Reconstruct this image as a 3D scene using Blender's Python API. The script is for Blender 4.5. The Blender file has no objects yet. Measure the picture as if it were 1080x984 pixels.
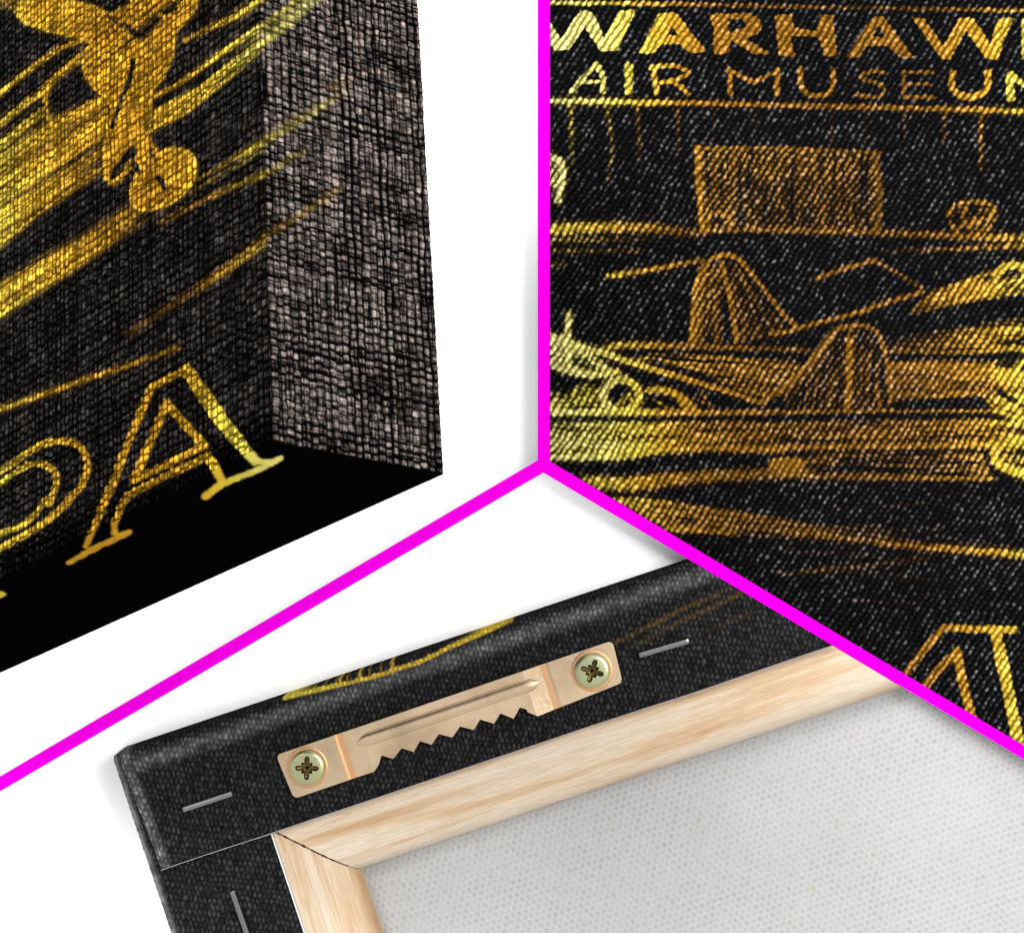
import bpy, bmesh, math, random
import numpy as np
from mathutils import Vector, Matrix

# ------------------------------------------------------------------ basics
F, D, CX, CY = 2400.0, 0.60, 540.0, 492.0       # focal length in photo pixels, camera height, image centre
C = bpy.context.scene.collection
rng = np.random.default_rng(7)
random.seed(7)

def W(x, y, z):
    """world position of a photo pixel at height z (used to take measurements off the photograph)"""
    s = (D - z) / F
    return Vector(((x - CX) * s, -(y - CY) * s, z))

def to_px(P):
    s = (D - P[..., 2]) / F
    return CX + P[..., 0] / s, CY - P[..., 1] / s

def link(name, me, mat=None, parent=None):
    o = bpy.data.objects.new(name, me)
    C.objects.link(o)
    if mat is not None: me.materials.append(mat)
    if parent is not None: o.parent = parent
    return o

def thing(name, label, cat, group=None, loc=(0, 0, 0), rz=0.0):
    o = bpy.data.objects.new(name, None); C.objects.link(o)
    o.empty_display_size = .01
    o.location = loc; o.rotation_euler = (0, 0, rz)
    o['label'] = label; o['category'] = cat
    if group: o['group'] = group
    return o

def bm_obj(name, bm, mat, parent=None, smooth=False, bevel=0, segs=2, angle=30):
    bmesh.ops.recalc_face_normals(bm, faces=bm.faces)
    me = bpy.data.meshes.new(name); bm.to_mesh(me); bm.free()
    if smooth:
        me.polygons.foreach_set('use_smooth', [True] * len(me.polygons))
    o = link(name, me, mat, parent)
    if bevel:
        m = o.modifiers.new('bevel', 'BEVEL'); m.width = bevel; m.segments = segs
        m.limit_method = 'ANGLE'; m.angle_limit = math.radians(angle)
    return o

def grid_bm_mesh(name, P, col, flip=False):
    """dense sheet: P (ny,nx,3) points, col (ny,nx,3) printed ink colour"""
    ny, nx = P.shape[:2]
    me = bpy.data.meshes.new(name)
    idx = np.arange(ny * nx).reshape(ny, nx)
    q = np.stack([idx[:-1, :-1], idx[:-1, 1:], idx[1:, 1:], idx[1:, :-1]], -1).reshape(-1, 4)
    if flip: q = q[:, ::-1]
    n = len(q)
    me.vertices.add(ny * nx); me.vertices.foreach_set('co', P.reshape(-1).astype(np.float32))
    me.loops.add(n * 4); me.loops.foreach_set('vertex_index', q.reshape(-1).astype(np.int32))
    me.polygons.add(n)
    me.polygons.foreach_set('loop_start', np.arange(0, n * 4, 4, dtype=np.int32))
    me.polygons.foreach_set('use_smooth', np.ones(n, dtype=bool))
    me.update(calc_edges=True)
    a = me.color_attributes.new('ink', 'FLOAT_COLOR', 'POINT')
    c4 = np.ones((ny * nx, 4), np.float32); c4[:, :3] = col.reshape(-1, 3)
    a.data.foreach_set('color', c4.reshape(-1))
    return me

def cut_mesh(me, co, no):
    bm = bmesh.new(); bm.from_mesh(me)
    bmesh.ops.bisect_plane(bm, geom=bm.verts[:] + bm.edges[:] + bm.faces[:], plane_co=co, plane_no=no, clear_outer=True)
    bm.to_mesh(me); bm.free()

# ------------------------------------------------------------------ noise
def vnoise(a, b, seed=0):
    r = np.random.default_rng(seed); T = r.random((256, 256))
    ai = np.floor(a).astype(int); bi = np.floor(b).astype(int)
    fa = a - ai; fb = b - bi
    fa = fa * fa * (3 - 2 * fa); fb = fb * fb * (3 - 2 * fb)
    g = lambda i, j: T[i % 256, j % 256]
    return (g(ai, bi) * (1 - fa) + g(ai + 1, bi) * fa) * (1 - fb) + (g(ai, bi + 1) * (1 - fa) + g(ai + 1, bi + 1) * fa) * fb

def cellrand(i, j, seed=0):
    r = np.random.default_rng(seed); T = r.random((512, 512))
    return T[i.astype(int) % 512, j.astype(int) % 512]

def box_blur(A, r):
    if r < 1: return A
    for ax in (0, 1):
        p = [(0, 0), (0, 0)]; p[ax] = (r + 1, r)
        c = np.cumsum(np.pad(A, p, mode='edge'), axis=ax)
        n = A.shape[ax]
        A = (np.take(c, range(2 * r + 1, 2 * r + 1 + n), axis=ax) - np.take(c, range(0, n), axis=ax)) / (2 * r + 1)
    return A

# ------------------------------------------------------------------ printed artwork (ink colours only)
PAL = np.array([(.155, .064, .006), (.37, .165, .011), (.62, .335, .024), (.70, .56, .06), (.74, .68, .25)])
def pal(h):
    h = np.clip(h, 0, 3.999); i = np.floor(h).astype(int); f = (h - i)[..., None]
    return PAL[i] * (1 - f) + PAL[i + 1] * f

class Art:
    def __init__(s, x0, y0, x1, y1, hue_pts, res=2):
        s.x0, s.y0, s.res = x0, y0, res
        s.w, s.h = int((x1 - x0) * res), int((y1 - y0) * res)
        s.col = np.zeros((s.h, s.w, 3)); s.cov = np.zeros((s.h, s.w))
        s.hx, s.hy = zip(*hue_pts)
        s.seed = 100; s.feather = 0
    def _comp(s, sl, A, H):
        A = np.clip(A, 0, 1)
        s.col[sl] = s.col[sl] * (1 - A[..., None]) + pal(H) * A[..., None]
        s.cov[sl] = s.cov[sl] * (1 - A) + A
    def _win(s, pts, pad):
        p = np.array(pts); r = s.res
        xa = max(0, int((p[:, 0].min() - pad - s.x0) * r)); xb = min(s.w, int((p[:, 0].max() + pad - s.x0) * r) + 1)
        ya = max(0, int((p[:, 1].min() - pad - s.y0) * r)); yb = min(s.h, int((p[:, 1].max() + pad - s.y0) * r) + 1)
        if xb - xa < 2 or yb - ya < 2: return None
        X, Y = np.meshgrid(np.arange(xa, xb) / r + s.x0, np.arange(ya, yb) / r + s.y0)
        return (slice(ya, yb), slice(xa, xb)), X, Y
    def hue(s, X): return np.interp(X, s.hx, s.hy)
    def st(s, pts, w, dh=0, a=1, soft=1.0, smooth=True, dark=False, grain=.25, halo=True):
        if halo and not dark and s.feather:          # ink bleeds into the threads round a stroke
            mul = lambda v, k, c: [q * k + c for q in v] if isinstance(v, (tuple, list)) else v * k + c
            s.st(pts, mul(w, 1.3, 1.6), mul(dh, 1, -.75), mul(a, s.feather, 0), soft * 1.5 + 1.6, smooth, False, .5, False)
        pts = np.array(pts, float); n = len(pts)
        lst = lambda v: np.interp(np.linspace(0, 1, n), np.linspace(0, 1, len(v)), v) if isinstance(v, (tuple, list)) else np.full(n, float(v))
        A = np.concatenate([pts, lst(w)[:, None], lst(dh)[:, None], lst(a)[:, None]], 1)
        if smooth and n > 2:
            E = np.concatenate([2 * A[:1] - A[1:2], A, 2 * A[-1:] - A[-2:-1]]); out = []
            for i in range(n - 1):
                p0, p1, p2, p3 = E[i:i + 4]
                m = max(2, int(np.linalg.norm(p2[:2] - p1[:2]) / 1.2))
                t = np.linspace(0, 1, m, endpoint=False)[:, None]
                out.append(.5 * (2 * p1 + (p2 - p0) * t + (2 * p0 - 5 * p1 + 4 * p2 - p3) * t ** 2 + (3 * p1 - p0 - 3 * p2 + p3) * t ** 3))
            out.append(A[-1:]); A = np.concatenate(out)
        d = np.r_[0, np.cumsum(np.linalg.norm(np.diff(A[:, :2], axis=0), axis=1))]
        m = max(2, int(d[-1] / .7)); tt = np.linspace(0, d[-1], m)
        A = np.stack([np.interp(tt, d, A[:, k]) for k in range(5)], 1)
        s.seed += 1
        jit = vnoise(tt / 7, tt * 0, s.seed) - .5
        A[:, 2] *= 1 + .14 * jit
        A[:, 4] *= 1 - grain * vnoise(tt / 5, tt * 0 + 3, s.seed + 50)
        pad = A[:, 2].max() / 2 + soft * 2 + 2
        win = s._win(A[:, :2], pad)
        if win is None: return
        sl, X, Y = win; L = np.zeros(X.shape); H = np.zeros(X.shape); r = s.res
        ox, oy = X[0, 0], Y[0, 0]
        for x, y, ww, h, al in A:
            R = ww / 2 + soft * 2 + 1
            i0 = max(0, int((x - R - ox) * r)); i1 = int((x + R - ox) * r) + 2
            j0 = max(0, int((y - R - oy) * r)); j1 = int((y + R - oy) * r) + 2
            if i1 <= 0 or j1 <= 0: continue
            q = (slice(j0, j1), slice(i0, i1))
            dd = np.hypot(X[q] - x, Y[q] - y)
            v = al * np.clip((ww / 2 + soft - dd) / (2 * soft), 0, 1)
            up = v > L[q]
            L[q][up] = v[up]; H[q][up] = h
        if dark:
            L = np.clip(L, 0, 1); s.col[sl] *= (1 - L[..., None]); s.cov[sl] *= (1 - L)
        else:
            s._comp(sl, L, s.hue(X) + H)
    def fl(s, loops, dh=0, a=1, soft=1, streak=None, dark=False, fade=None):
        if not isinstance(loops[0][0], (tuple, list, np.ndarray)): loops = [loops]
        win = s._win(np.concatenate([np.array(l) for l in loops]), soft * 2 + 2)
        if win is None: return
        sl, X, Y = win; M = np.zeros(X.shape, bool)
        for l in loops:
            l = list(l)
            for (xa, ya), (xb, yb) in zip(l, l[1:] + l[:1]):
                if ya == yb: continue
                M ^= ((ya > Y) != (yb > Y)) & (X < (xb - xa) * (Y - ya) / (yb - ya) + xa)
        A = box_blur(M.astype(float), max(1, int(soft * s.res)))
        A = A * a; H = s.hue(X) + dh
        s.seed += 1
        if streak:
            ang, sc, con = streak[:3]; ln = streak[3] if len(streak) > 3 else 14
            c, sn = math.cos(math.radians(ang)), math.sin(math.radians(ang))
            al = (X * c + Y * sn); pe = (-X * sn + Y * c)
            N = .6 * vnoise(al / (sc * ln), pe / sc, s.seed) + .4 * vnoise(al / (sc * ln * .4), pe / (sc * .45), s.seed + 9)
            A = A * np.clip(1 - con * 1.6 * np.clip(.62 - N, 0, 1) / .62, 0, 1)
            H = H + (N - .5) * 1.3
        if fade is not None:
            A = A * np.clip(np.interp(X, fade[0], fade[1]), 0, 1)
        if dark:
            s.col[sl] *= (1 - A[..., None]); s.cov[sl] *= (1 - A)
        else:
            s._comp(sl, A, H)
    def sample(s, x, y):
        u = np.clip((x - s.x0) * s.res, 0, s.w - 1.01); v = np.clip((y - s.y0) * s.res, 0, s.h - 1.01)
        i = np.floor(u).astype(int); j = np.floor(v).astype(int); f = (u - i); g = (v - j)
        out = []
        for a in (s.col, s.cov[..., None]):
            f1, g1 = f[..., None], g[..., None]
            out.append((a[j, i] * (1 - f1) + a[j, i + 1] * f1) * (1 - g1) + (a[j + 1, i] * (1 - f1) + a[j + 1, i + 1] * f1) * g1)
        return out[0], out[1][..., 0]

def zm(x0, y0, k):
    return lambda *p: [(x0 + p[i] / k, y0 + p[i + 1] / k) for i in range(0, len(p), 2)]

# ---- artwork on the right-hand print
AR = Art(540, -70, 1200, 900, [(580, 3.7), (640, 3.2), (690, 2.2), (730, 1.1), (800, .6), (900, .4), (965, .55), (1020, 1.4), (1080, 2.55)])
def right_art():
    a = AR
    A1 = zm(565, 0, 3.935); A2 = zm(820, 0, 3.935); A3 = zm(565, 230, 3.935); A4 = zm(820, 230, 3.935); A5 = zm(565, 440, 3.935); A6 = zm(820, 440, 2.588)
    a.st([(560, 3), (700, 4.5), (825, 7), (1080, 11.5), (1190, 14)], 4, -.2, (.95, .8, .55, .5, .5), 1.2)
    # WARHAWK
    a.fl(A1(-40, 50, 20, 48, 62, 95, 105, 165, 175, 60, 190, 46, 222, 46, 240, 62, 285, 160, 345, 48, 413, 42, 340, 210, 268, 214, 205, 112, 138, 206, 82, 212), .3, 1, .8)
    a.fl([A1(510, 55, 582, 55, 708, 215, 645, 222, 596, 182, 522, 186, 488, 224, 428, 222), A1(563, 112, 543, 150, 592, 148)], .25, 1, .8)
    a.fl([A1(722, 60, 880, 54, 925, 76, 940, 110, 925, 140, 872, 162, 980, 226, 905, 226, 812, 168, 800, 222, 740, 228, 738, 120), A1(798, 82, 862, 82, 872, 112, 802, 138)], 0, .92, .8)
    a.fl(A2(-12, 65, 60, 60, 64, 115, 165, 130, 174, 62, 230, 60, 247, 235, 195, 238, 172, 154, 55, 150, 74, 236, 8, 236), .2, .85, .8)
    a.fl([A2(395, 70, 440, 70, 568, 242, 512, 242, 457, 192, 374, 190, 335, 240, 283, 240), A2(418, 105, 392, 155, 446, 155)], .15, .85, .8)
    a.fl(A2(558, 72, 606, 78, 690, 190, 758, 75, 812, 76, 884, 186, 916, 78, 980, 74, 912, 246, 868, 246, 782, 126, 716, 246, 680, 246), .2, .95, .8)
    a.fl(A2(1014, 80, 1065, 80, 1062, 140, 1120, 80, 1180, 80, 1100, 160, 1180, 246, 1110, 246, 1062, 190, 1062, 246, 1014, 246), .6, 1, .8)
    # AIR MUSEUM
    a.st(A1(150, 380, 205, 315, 252, 268), 5, .2); a.st(A1(252, 268, 278, 320, 280, 382), 5.5, .2); a.st(A1(190, 342, 275, 340), 3.5, .2)
    a.st(A1(386, 278, 386, 378), 9, .3, smooth=False)
    a.st(A1(490, 285, 500, 385), 6, .1); a.st(A1(478, 282, 560, 274, 632, 298, 590, 330, 520, 342), 4.5, .1); a.st(A1(560, 335, 600, 360, 632, 390), 5, .1)
    a.st(A1(808, 390, 806, 292), 5.5, .2, smooth=False); a.st(A1(806, 292, 905, 345, 1005, 292), 4.5, .1, .9, smooth=False); a.st(A1(1003, 292, 1002, 392), 6, .2, smooth=False)
    a.st(A2(95, 290, 96, 345, 115, 385, 160, 398, 215, 386, 232, 345, 230, 290), 5.5, .2, .95)
    a.st(A2(442, 305, 398, 296, 345, 322, 425, 352, 445, 382, 402, 405, 330, 395), 4, -.1, .85)
    a.st(A2(645, 300, 520, 302), 3.5, -.3, .8); a.st(A2(524, 300, 526, 405), 4, -.2, .85); a.st(A2(524, 352, 632, 350), 3.5, -.4, .75); a.st(A2(524, 405, 645, 405), 4, -.2, .85)
    a.st(A2(728, 305, 724, 355, 755, 395, 815, 402, 868, 372, 874, 300), 7, .2, .95)
    a.st(A2(965, 312, 968, 408), 9, .8, smooth=False); a.st(A2(965, 312, 1040, 362, 1120, 312), 6, .6, smooth=False); a.st(A2(1118, 312, 1122, 408), 8, .5, smooth=False)
    # rule under the words, drips
    a.feather = .24
    a.st([(560, 106.5), (666, 108), (820, 111), (1080, 117.5), (1190, 120)], 5, .1, (1, 1, .8, .8, 1), 1.3)
    for q, al in (((145, 440, 150, 600, 152, 680), .4), ((295, 440, 318, 600, 300, 760), .4), ((420, 440, 430, 600, 434, 690), .35), ((588, 450, 592, 640), .35), ((742, 450, 738, 580), .25), ((912, 450, 910, 540), .25)):
        a.st(A1(*q), 3.5, -.6, (al, .5 * al, .2 * al), 1.5, grain=.6)
    for q, al in (((225, 465, 225, 600), .25), ((370, 465, 370, 600), .2), ((530, 465, 530, 560), .2), ((694, 462, 694, 600), .35), ((845, 462, 843, 700), .6)):
        a.st(A2(*q), 4, -.3, (al, .3 * al), 1.5, grain=.6)
    a.st(A1(30, 640, 90, 665, 112, 712, 92, 832), 7, .4); a.fl(A1(30, 640, 95, 690, 92, 780, 30, 800), 0, .45)
    # apron edge
    a.st(A1(30, 952, 300, 945, 450, 946, 665, 968), 9, -.9, (.85, .85, .6, .5), 2.6, grain=.5)
    a.st(A3(30, 92, 480, 90), 3, -1, (.55, .1), 2, grain=.7); a.st(A3(30, 135, 470, 138), 3, -1, (.4, .1), 2, grain=.7); a.st(A3(30, 190, 120, 195), 3, -1, .25, 2)
    # hangar block
    a.fl(A1(668, 612, 1023, 612, 1410, 632, 1425, 800, 1412, 965, 690, 965), .35, .32, 1.5, (90, 3.2, .9, 10))
    a.fl(A1(800, 760, 1400, 720, 1400, 950, 720, 940), 0, .55, 6, (90, 3, .6, 9), dark=True)
    a.st(A1(670, 612, 676, 760, 692, 962), 6, .1, .9); a.st(A1(668, 615, 1023, 616, 1430, 634), 3.5, -.1, .6)
    a.st(A1(1408, 634, 1428, 800, 1418, 960), 6.5, -.35, .85); a.st(A1(690, 962, 1023, 958, 1410, 965), 3, -.1, .55, 1.4)
    a.st(A1(712, 962, 722, 900, 760, 882, 800, 905, 805, 955), 4, .1, .7); a.st(A1(1195, 860, 1198, 960), 4, .2, .5); a.st(A1(1310, 860, 1312, 930), 3, 0, .35)
    for k in range(16):
        x = random.uniform(720, 1390); a.st(A1(x, 630, x + random.uniform(-8, 8), 800, x + random.uniform(-10, 10), random.uniform(850, 955)), random.uniform(1.5, 3), random.uniform(-.5, .3), (.5, .3), 1.2, grain=.6)
    # shrub
    for k in range(26):
        t = random.uniform(0, 6.28); r = random.uniform(.3, 1)
        x, y = 800 + 95 * r * math.cos(t), 905 + 68 * r * math.sin(t)
        a.st(A2(x, y, x + random.uniform(-25, 25), y + random.uniform(-20, 20)), 4, -.6, random.uniform(.3, .7), 1.5)
    a.st(A2(705, 890, 745, 850, 820, 838, 885, 850, 900, 880), 4, -.2, .55); a.st(A2(720, 930, 760, 985), 5, -.2, .6); a.st(A2(860, 960, 890, 900), 5, -.5, .4)
    a.st(A4(0, 50, 420, 62, 700, 72, 1023, 85, 1300, 92), 6, -.2, (.35, .55, .6, .75, .8), 2, grain=.5)
    a.st(A4(440, 135, 700, 130, 860, 122, 1023, 118, 1300, 116), 4, -.3, (.15, .55, .7, .6), 1.8, grain=.6)
    # far fin
    a.fl(A3(640, 520, 665, 280, 740, 165, 800, 155, 925, 268, 1070, 440, 1023, 470, 900, 520), 0, .9, 2, dark=True)
    a.fl(A3(660, 300, 690, 225, 720, 190, 700, 330, 692, 520, 645, 520), -.3, .75, 1.5, (95, 3, .6))
    a.fl(A3(712, 220, 765, 190, 785, 360, 775, 520, 705, 520), -.5, .45, 2, (95, 2.6, .8))
    a.fl(A3(800, 190, 860, 210, 960, 380, 1023, 430, 1023, 500, 850, 510), -.6, .38, 3, (62, 3, .9))
    a.st(A3(645, 520, 652, 400, 665, 285, 692, 212, 740, 165, 800, 155, 850, 180, 925, 268, 1023, 395, 1085, 450), 4.6, .1, (.95, .95, .95, .9), 1)
    a.st(A3(772, 185, 800, 300, 822, 420, 832, 512), 5.5, .05, .9)
    a.st(A3(815, 250, 850, 400, 868, 510), 2.5, -.4, .4); a.st(A3(850, 240, 910, 400, 940, 490), 2.5, -.4, .35); a.st(A3(735, 215, 745, 400, 748, 515), 3, -.3, .4)
    a.st(A3(305, 242, 480, 214, 690, 176), 4.6, -.5, (.75, .9, .75), 1.4)
    # tailplane
    a.st(A3(290, 545, 340, 530, 450, 528, 700, 535, 1023, 545, 1140, 550), (7, 6, 5, 4), -.3, (.8, .7, .7, .65), 1.8)
    a.fl(A3(400, 585, 490, 565, 700, 568, 1023, 588, 1140, 600, 1100, 660, 1023, 700, 940, 745, 860, 720, 700, 650, 520, 600), .1, .85, 2, (4, 4, .85), fade=([690, 790, 850], [1, .75, .55]))
    a.fl(A3(560, 615, 700, 640, 780, 660, 700, 680, 600, 640), 0, .7, 2, dark=True)
    a.fl(A3(420, 600, 490, 590, 660, 640, 600, 650), 0, .85, 1.5, dark=True)
    # near aircraft at the left edge
    a.fl(A3(30, 480, 160, 520, 340, 638, 240, 655, 120, 635, 30, 605), .1, .85, 2, (14, 4, .7))
    a.fl(A3(150, 570, 215, 585, 270, 632, 180, 628, 140, 605), 0, .75, 1.5, dark=True)
    a.st(A3(30, 480, 160, 524, 400, 600, 560, 650, 700, 690, 850, 738, 935, 768), (7, 6, 5.5, 4.5), .1, (1, 1, .95, .9), 1)
    a.st(A3(30, 600, 120, 632, 240, 652, 340, 638), 6, .2, .95); a.st(A3(136, 402, 134, 500, 138, 600), 6.5, .2, 1)
    a.fl(A3(30, 720, 120, 740, 200, 690, 290, 720, 330, 800, 30, 812), -.4, .75, 4, (0, 5, .9), fade=([580, 630, 655], [1, .8, .3]))
    a.fl(A3(262, 735, 290, 680, 355, 660, 420, 685, 448, 735, 420, 790, 355, 812, 290, 790), 0, .95, 1, dark=True)
    T = [i * math.pi / 12 for i in range(25)]
    a.st([(565 + (355 + 74 * math.cos(t)) / 3.935, 230 + (737 + 66 * math.sin(t)) / 3.935) for t in T], 8, .35, 1, 1)
    a.st(A3(345, 775, 385, 735, 392, 755), 4, 0, .6)
    a.st(A3(470, 716, 520, 712, 580, 730, 632, 765, 662, 802), 7, .3, .95); a.st(A3(500, 760, 560, 790), 3, -.3, .5); a.st(A3(600, 745, 625, 800), 8, .2, .8)
    a.st(A3(690, 720, 730, 790), 3, -.5, .4); a.st(A3(700, 770, 660, 745), 3, -.5, .35)
    a.st(A3(30, 806, 400, 806, 700, 808, 1023, 806, 1450, 800), (7, 6, 4.5, 3.5), .1, (1, 1, .8, .7), 1.5)
    # near fin
    a.fl(A4(-20, 730, 110, 640, 230, 490, 320, 452, 400, 475, 440, 570, 465, 700, 470, 790, -20, 790), 0, .93, 2, dark=True)
    a.fl(A4(60, 690, 130, 620, 230, 490, 320, 450, 400, 475, 450, 600, 470, 790, 0, 790), -.4, .32, 3, (98, 3, .95))
    a.st(A3(935, 768, 1023, 705, 1130, 610, 1180, 545, 1240, 470, 1300, 450, 1350, 445, 1410, 468, 1448, 550, 1470, 660, 1480, 795), (5, 6, 4.5, 4.5), 0, .9, 1)
    a.fl(A3(1000, 720, 1130, 610, 1240, 480, 1255, 485, 1150, 640, 1020, 750), -.2, .5, 2)
    a.st(A4(298, 505, 300, 640, 290, 795), 7, .15, .9); a.st(A4(240, 640, 205, 780), 3.5, -.4, .45); a.st(A4(380, 560, 375, 780), 4, -.2, .5); a.st(A4(345, 560, 350, 780), 3, -.4, .35); a.st(A4(410, 690, 425, 790), 5, -.2, .6)
    a.st(A4(180, 640, 120, 780), 2.5, -.6, .3)
    # aircraft at the right
    a.st(A4(160, 252, 280, 210, 400, 174), 4.6, .1, (.8, .9, .8), 1.2); a.st(A4(400, 174, 500, 232, 600, 292), 3.6, -.2, (.8, .5, .35), 1.2)
    a.st(A4(-30, 482, 60, 466, 150, 440, 330, 394, 480, 342, 600, 308), 4.4, .1, .85, 1.1)
    a.fl(A4(540, 398, 640, 305, 800, 250, 950, 200, 1023, 185, 1300, 180, 1300, 280, 1023, 312, 800, 345, 640, 385), .25, .9, 2, (-16, 4, .7), fade=([950, 1010, 1050], [.45, .85, 1]))
    a.fl(A4(925, 250, 945, 222, 990, 208, 1010, 225, 1000, 240), 0, .95, 1, dark=True); a.fl(A4(830, 258, 880, 235, 905, 235, 895, 258), 0, .8, 1.5, dark=True); a.fl(A4(935, 275, 1000, 262, 975, 290, 940, 292), 0, .6, 1, dark=True)
    a.st(A4(905, 262, 912, 225, 960, 196, 1010, 198, 1023, 228), 6, .3, .95)
    a.fl(A4(440, 552, 470, 500, 700, 470, 900, 440, 1023, 425, 1300, 420, 1300, 540, 1023, 550, 750, 556), -.1, .75, 4, (-2, 4, 1), fade=([930, 1000, 1060], [.12, .45, .95]))
    a.st(A4(450, 552, 750, 556, 1023, 545), 3.5, 0, (.6, .6, .7), 1.5)
    a.fl(A4(450, 600, 700, 590, 900, 600, 1023, 590, 1300, 580, 1300, 730, 1023, 720, 850, 735, 640, 750, 480, 758, 452, 700), -.35, .85, 2, (3, 5, .5))
    a.fl(A4(900, 600, 1023, 570, 1300, 560, 1300, 700, 1023, 690, 900, 680), .35, .7, 4)
    a.fl(A4(930, 552, 1023, 558, 1023, 580, 970, 630, 900, 615), 0, .9, 2, dark=True); a.fl(A4(1008, 620, 1040, 605, 1060, 640, 1010, 640), 0, .9, 1.5, dark=True)
    a.fl(A4(850, 745, 1023, 715, 1200, 700, 1200, 860, 1023, 838, 900, 808), .1, .8, 3, (35, 3.4, 1))
    a.st(A4(920, 720, 1040, 790), 5, 0, .9, dark=True); a.fl(A4(470, 765, 640, 758, 850, 742, 892, 790, 470, 795), 0, .95, 1.5, dark=True)
    a.st(A4(905, 798, 960, 822, 1023, 835), 4, .4, .8); a.st(A4(940, 790, 1010, 765), 5, .2, .7); a.st(A4(470, 802, 900, 802), 3, 0, .7)
    # runway bands
    a.fl(A5(20, 25, 300, 20, 480, 22, 700, 20, 1023, 16, 1420, 12, 2100, 10, 2100, 130, 1420, 128, 1023, 150, 700, 142, 480, 150, 300, 172, 20, 172), 0, .92, 2.5, (-1, 6, .65), fade=([580, 680, 760, 850, 1000, 1080], [1, .9, .62, .55, .6, .95]))
    a.fl(A5(130, 95, 300, 60, 500, 75, 480, 110, 300, 130, 180, 120), 0, .35, 5, (-3, 5, 1), dark=True)
    a.fl(A5(690, 108, 1023, 88, 1420, 90, 1420, 104, 1023, 108), 0, .8, 2, (0, 3, .5), dark=True); a.fl(A4(-20, 880, 120, 920, 300, 945, 0, 940), 0, .5, 3, dark=True)
    a.st(A5(20, 166, 300, 168, 420, 156, 560, 136, 800, 130, 1023, 140), 5, .3, (1, 1, .9, .7, .6), 1.4)
    a.st(A4(440, 845, 900, 840), 4, -.2, .6, 1.6); a.st(A4(0, 950, 500, 950, 860, 942), 3.5, .1, .65, 1.4)
    a.fl(A4(-100, 825, 450, 818, 890, 815, 1023, 845, 1023, 850, 890, 838, 450, 842, -100, 846), 0, .6, 1.5, dark=True)
    a.fl(A6(55, 100, 250, 95, 560, 98, 590, 172, 60, 172), -.3, .4, 2, (0, 4, 1)); a.st(A6(60, 160, 300, 166, 590, 168), 3.5, 0, (.8, .6, .4), 1.5)
    a.fl(A6(-25, 122, 0, 110, 60, 112, 78, 125, 70, 150, 40, 168, -25, 160), .2, .9, 1.5)
    a.fl(A6(580, 90, 673, 80, 760, 80, 760, 165, 673, 160, 600, 140), .1, .75, 3, (0, 4, 1)); a.fl(A6(630, 90, 690, 72, 760, 75, 690, 108, 640, 118), 0, .7, 2, dark=True)
    a.st(A6(600, 82, 592, 108, 612, 134, 673, 154, 760, 158), 9, .35, 1)
    a.st(A5(205, 262, 320, 278, 450, 272, 650, 250, 1023, 232, 1130, 230), (10, 14, 11, 9), -.5, (.75, .9, .85, .6), 2.5, grain=.5)
    a.fl(A5(330, 340, 480, 345, 700, 375, 1023, 420, 1400, 455, 1700, 505, 2050, 548, 2050, 566, 1700, 560, 1400, 530, 1023, 500, 830, 486, 540, 468), -.35, .7, 2.5, (7, 5, .95), fade=([650, 720, 850, 960, 1040], [.9, .8, .75, .45, .4]))
    a.st(A5(540, 464, 700, 470, 830, 482), 5, -.1, .75, 1.8); a.st(A6(270, 345, 430, 356, 560, 366, 673, 376, 800, 384), 5.5, .1, (.5, .7, .8, .9), 1.8)
    a.st(A5(330, 345, 480, 350, 700, 385, 1023, 432), 4, -.2, .7, 2, grain=.5)
    a.st(A6(0, 428, 140, 415, 280, 402, 420, 384), 3.5, -.3, (.35, .6, .3, .1), 2, grain=.7)
    for k in range(10):
        y = random.uniform(535, 640); x = random.uniform(800, 980); a.st([(x, y), (x + 90, y + random.uniform(-8, 8))], 2, -.8, .18, 2, grain=.8)
    # outlined letter at the bottom right
    a.feather = 0
    a.st(A6(300, 765, 345, 705, 400, 635, 456, 574), 8, 0, .9, 1); a.st(A6(456, 574, 550, 578, 648, 580), 7.5, .1, (.9, .95, 1), 1)
    a.st(A6(596, 588, 618, 690, 640, 800, 662, 905), 12.5, .3, 1, 1)
    a.st(A6(380, 765, 400, 735, 440, 690, 490, 640), 9, -.05, .9, 1); a.st(A6(490, 640, 505, 720, 530, 815), 10, .1, .9, 1)
right_art()

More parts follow.
